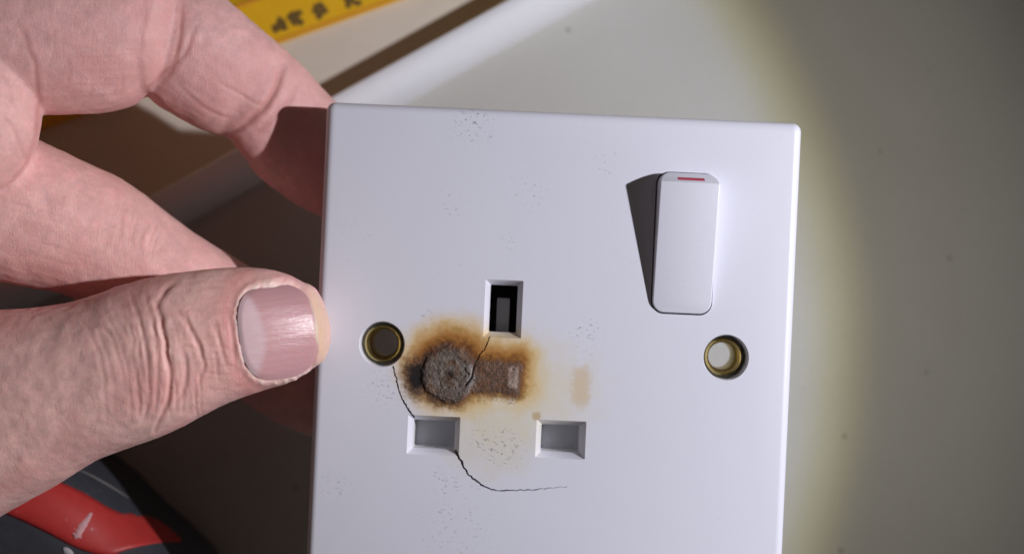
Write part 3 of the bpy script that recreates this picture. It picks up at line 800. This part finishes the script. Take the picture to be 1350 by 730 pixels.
# thumb knuckle folds
groove(isthumb, [(204, 398), (213, 425), (219, 460), (225, 495), (221, 530), (204, 567)], 0.50, 3.0, 0.22, 0.9)
groove(isthumb, [(206, 404), (216, 382), (232, 372)], 0.35, 3.2, 0.4, 0.6)
groove(isthumb, [(236, 412), (252, 436), (262, 458), (263, 472)], 0.34, 2.8, 0.4, 0.7)
groove(isthumb, [(238, 462), (246, 485), (243, 512), (232, 533)], 0.28, 2.8, 0.4, 0.6)
groove(isthumb, [(262, 448), (268, 478), (262, 510)], 0.20, 2.6, 0.4, 0.5)
groove(isthumb, [(280, 422), (290, 452), (300, 486)], 0.24, 2.6, 0.4, 0.6)
groove(isthumb, [(300, 412), (306, 446), (311, 480)], 0.16, 2.2, 0.4, 0.6)
groove(isthumb, [(228, 462), (246, 456), (264, 462)], 0.14, 2.2, 0.3, 0.4)
groove(isthumb, [(190, 386), (199, 420), (206, 460), (209, 500), (203, 540)], 0.22, 2.6, 0.4, 0.5)
groove(isthumb, [(172, 390), (186, 430), (194, 475), (196, 520), (188, 556)], 0.20, 2.6, 0.4, 0.45)
for k in range(7):
    x0 = 108 + k * 10.5 + random.uniform(-3, 3)
    groove(isthumb, [(x0, 402 + random.uniform(-6, 30)), (x0 + 18, 445), (x0 + 30, 490), (x0 + 34, 535 + random.uniform(-20, 25))], random.uniform(0.05, 0.12), 2.6, 0.4, 0.25)
for k in range(46):
    x0 = 170 + random.uniform(0, 115); y0 = random.uniform(400, 520)
    groove(isthumb, [(x0, y0), (x0 + 4, y0 + 14), (x0 + 5, y0 + 30 + random.uniform(0, 14))], random.uniform(0.07, 0.16), 1.7, 0.4, 0.35)
for k in range(14):
    x0 = random.uniform(196, 300); y0 = random.uniform(395, 520)
    groove(isthumb, [(x0, y0), (x0 + 12, y0 - 3), (x0 + 26, y0 + random.uniform(-6, 8))], random.uniform(0.06, 0.12), 1.7, 0.3, 0.3)
for k in range(16):
    y0 = 372 + k * 8.5 + random.uniform(-3, 3); x0 = random.uniform(255, 285)
    groove(isthumb, [(x0, y0), (x0 + 16, y0 + random.uniform(-2, 3)), (x0 + 34, y0 + random.uniform(-3, 5))], random.uniform(0.05, 0.10), 1.6, 0.3, 0.3)
# finger creases
groove(ismid, [(374, 86), (366, 112), (350, 138), (326, 162), (298, 181)], 0.60, 4.2, 0.35, 1.0)
groove(ismid, [(394, 108), (380, 134), (356, 160), (330, 182)], 0.30, 3.4, 0.35, 0.7)
groove(ismid, [(286, 108), (312, 122), (338, 137), (350, 138)], 0.16, 2.4, 0.4, 0.4)
groove(ismid, [(236, 112), (262, 138), (286, 152), (306, 156)], 0.20, 2.8, 0.4, 0.5)
groove(ismid, [(258, 36), (246, 66), (226, 92), (208, 112)], 0.30, 3.4, 0.35, 0.6)
groove(ismid, [(240, 4), (237, 44), (230, 78), (206, 108), (188, 124)], 0.30, 3.2, 0.2, 1.0)
for (x0, y0) in ((190, 0), (185, 40), (70, 40), (90, 80), (120, 100), (160, 95)):
    groove(ismid, [(x0, y0), (x0 + 1, y0 + 18), (x0 - 2, y0 + 36)], 0.06, 2.2, 0.3, 0.2)
for k in range(9):
    y0 = 45 + k * 10 + random.uniform(-3, 3); x0 = random.uniform(80, 120)
    groove(ismid, [(x0, y0), (x0 + 35, y0 + random.uniform(-2, 3)), (x0 + 75, y0 + random.uniform(-5, 3))], random.uniform(0.03, 0.07), 1.8, 0.3, 0.1)
groove(ismid | isindex, [(22, 30), (38, 62), (49, 105), (50, 150), (46, 190), (24, 232), (0, 258)], 0.18, 3.4, 0.3, 0.9)
groove(ismid | isindex, [(0, 150), (18, 172), (30, 200), (34, 214)], 0.22, 3.2, 0.3, 0.5)
groove(ismid | isindex, [(0, 96), (14, 120), (22, 150)], 0.14, 3.0, 0.3, 0.3)
# index: faint dorsal lines at its joint
for k in range(8):
    x0 = 150 + k * 7 + random.uniform(-3, 3)
    groove(isindex, [(x0 + 14, 262 + k * 6), (x0 + 6, 290 + k * 4), (x0 + 2, 318 + k * 3)], random.uniform(0.05, 0.12), 2.2, 0.3, 0.25)
for k in range(12):
    y0 = 250 + k * 9; x0 = random.uniform(0, 60)
    groove(isindex, [(x0, y0), (x0 + 40, y0 + 10), (x0 + 85, y0 + 26)], random.uniform(0.03, 0.06), 1.8, 0.3, 0.1)

# general lumpiness and fine skin relief
disp += (fbm(co * 0.22, 3, 2) - 0.5) * 0.5 + (fbm(co * 0.75, 3, 4) - 0.5) * 0.09
# nail bed and nail fold
NC = (367, 437); NA = math.radians(-8); NU, NVV = 52.0, 62.5
def nail_uv(px, py):
    dx, dy = px - NC[0], py - NC[1]
    return (dx * math.cos(NA) + dy * math.sin(NA)) / NU, (-dx * math.sin(NA) + dy * math.cos(NA)) / NVV
nu, nw = nail_uv(px, py)
NE = np.where(nu < 0, 3.4, 2.3)
ns = (np.abs(nu) ** NE + np.abs(nw) ** 2.7) ** (1 / 2.9)
nailzone = isthumb & (nv[:, 2] > 0.0) & (ns < 1.8)
fold = np.exp(-((ns - 1.075) / 0.065) ** 2) * sstep(0.75, 0.2, nu) * (0.55 + 0.9 * fbm(np.c_[px * 0.05, py * 0.05, px * 0], 2, 77))
fold2 = np.exp(-((ns - 1.05) / 0.05) ** 2) * sstep(0.2, 0.8, nu) * 0.15
disp += np.where(nailzone, 0.16 * fold + fold2 - 0.30 * sstep(1.03, 0.95, ns), 0)
cut = np.where(nailzone, np.exp(-((ns - 1.02) / 0.06) ** 2) * sstep(0.85, 0.4, nu), 0)
flaky = fbm(np.c_[px * 0.16, py * 0.16, co[:, 2] * 0], 3, 21)
disp += np.where(nailzone, cut * (flaky - 0.42) * 0.7, 0)
co0 = co.copy(); co = co + nv * disp[:, None]
set_co(hm, co * 1.0)
# colour of the skin itself
n1 = fbm(co * 0.11, 3, 31)[:, None]; n2 = fbm(co * 0.5, 3, 37)[:, None]; n3 = fbm(co * 1.9, 2, 41)[:, None]
thumbw = isthumb.astype(float)[:, None]
base = np.array([0.83, 0.485, 0.455]) * (1 - thumbw) + np.array([0.85, 0.530, 0.485]) * thumbw
rgb = base * (0.83 + 0.34 * n2) * (0.91 + 0.18 * n3)
pinkf = np.clip((n1 - 0.42) * 2.6, 0, 1)
rgb = rgb * (1 - pinkf * 0.75) + np.array([0.78, 0.385, 0.365]) * pinkf * 0.75
rgb = rgb * (1 - red[:, None] * 0.55) + np.array([0.56, 0.215, 0.185]) * red[:, None] * 0.55
cutr = np.where(nailzone, np.exp(-((ns - 1.30) / 0.20) ** 2) * sstep(0.1, -0.7, nu), 0)[:, None]
rgb = rgb * (1 - cutr * 0.5) + np.array([0.75, 0.31, 0.28]) * cutr * 0.5
yel = np.where(isthumb & (ns > 0.9), sstep(0.75, 1.08, nu) * sstep(1.30, 1.02, ns) + 0.35 * sstep(0.7, 1.1, nu), 0)[:, None]
rgb = rgb * (1 - yel * 0.6) + np.array([0.68, 0.49, 0.31]) * yel * 0.6
cutp_ = np.clip(cut * (flaky * 1.6 - 0.3), 0, 1)[:, None]
rgb = rgb * (1 - cutp_ * 0.75) + np.array([0.86, 0.72, 0.63]) * cutp_ * 0.75
set_col(hm, "skin", np.clip(rgb, 0, 1))

sk = Mat("skin")
b_ = sk.b; col = sk.attr("skin"); pores = sk.noise(2.6, 4, 0.7); fine = sk.noise(1.35, 5, 0.72, stretch=(3.4, 0.55, 1), rot=-0.25); cell = sk.noise(2.3, 0, 0, kind='vor')
l2 = sk.noise(2.2, 3, 0.6, stretch=(0.6, 3.0, 1), rot=0.35, off=(4, 4, 4))
sk.nt.links.new(sk.mix(pores.ss(0.3, 0.7) * 0.13, col, (0.46, 0.20, 0.18)), b_.inputs["Base Color"])
sk.set(Subsurface_Weight=0.6, Subsurface_Scale=0.0010, Roughness=0.40 + pores * 0.16, Specular_IOR_Level=0.5)
b_.inputs["Subsurface Radius"].default_value = (1.0, 0.36, 0.22)
sk.bump(fine * 1.0 + l2 * 0.8 + cell * 0.12 + pores * 0.12, 0.11, 0.85)
base_pt = W(P(-330, 330, -6))
cw = np.c_[co[:, 0] * MM, co[:, 1] * MM, (co[:, 2] + H) * MM] - np.array(base_pt)
set_co(hm, cw); hm.polygons.foreach_set("use_smooth", [True] * len(hm.polygons)); hm.name = "hand"
hand = link("hand", hm, sk.m); hand.location = base_pt
tag(hand, "bare left hand pinching the white socket plate between thumb and curled fingers", "hand")

# thumb nail: curved plate fitted to the thumb
selz = nailzone & (ns < 0.97)
uu, ww, zz = nu[selz], nw[selz], co0[selz, 2]
A = np.c_[np.ones_like(uu), uu, ww, uu * uu, uu * ww, ww * ww, uu ** 3, uu * ww * ww, ww ** 4]
cf = np.linalg.lstsq(A, zz, rcond=None)[0]; cf[3] *= 0.5; cf[6] *= 0.4; cf[5] *= 0.95
nr, na = 34, 110; vs = []; fs = []; cl = []
for i in range(nr + 1):
    r = i / nr
    for j in range(na):
        t = 2 * math.pi * j / na; ct, st_ = math.cos(t), math.sin(t)
        u = r * math.copysign(abs(ct) ** (2 / (3.4 if ct < 0 else 2.3)), ct); v = r * math.copysign(abs(st_) ** (2 / 2.7), st_)
        u *= 1.0; rag = 0.0
        z = float(np.dot(cf, [1, u, v, u * u, u * v, v * v, u ** 3, u * v * v, v ** 4]))
        z += 0.12 - 0.26 * max(0, r - 0.90) / 0.10 * (1 if u < 0.6 else 0.6) + 0.22 * max(0, u) ** 2 * max(0, 1 - abs(v)) 
        z += 0.025 * math.sin(v * 38 + 2 * math.sin(v * 9)) * 0.6
        X_, Y_ = NC[0] + u * NU * math.cos(NA) - v * NVV * math.sin(NA), NC[1] + u * NU * math.sin(NA) + v * NVV * math.cos(NA)
        vs.append(P(X_, Y_, z))
        lun = sstep(0.12, -0.12, np.array(u + 0.36 + 0.42 * v * v - 0.02 * math.sin(v * 7)))
        fr = sstep(0.90, 0.97, np.array(u + 0.03 * math.sin(v * 9)))
        c1 = np.array([0.57, 0.315, 0.325]) * (1 - 0.16 * float(sstep(-0.1, -0.9, np.array(v))))
        c1 = c1 * (1 - float(lun)) + np.array([0.63, 0.445, 0.465]) * float(lun)
        c1 = c1 * (1 - float(fr) * .7) + np.array([0.78, 0.64, 0.45]) * float(fr) * .7
        cl.append(c1)
for i in range(nr):
    for j in range(na): fs.append((i * na + j, i * na + (j + 1) % na, (i + 1) * na + (j + 1) % na, (i + 1) * na + j))
nvs = np.array(vs); nl = np.c_[nvs[:, 0] * MM, nvs[:, 1] * MM, (nvs[:, 2] + H) * MM] - np.array(base_pt)
me = mesh_from("thumb_nail", nl, fs); set_col(me, "nail", np.array(cl))
fix_normals(me)
if sum(p_.normal.z for p_ in me.polygons) < 0: me.flip_normals()
nm_ = Mat("nail"); ridg = nm_.noise(0.9, 3, 0.6, stretch=(0.35, 4.0, 1), rot=-0.14); pit = nm_.noise(1.6, 3, 0.6)
nm_.nt.links.new(nm_.attr("nail"), nm_.b.inputs["Base Color"])
nm_.set(Roughness=0.27 + pit * 0.12, Subsurface_Weight=0.4, Subsurface_Scale=0.0008, Specular_IOR_Level=0.55)
nm_.bump(ridg + pit * 0.5, 0.05)
link("thumb_nail", me, nm_.m, hand)
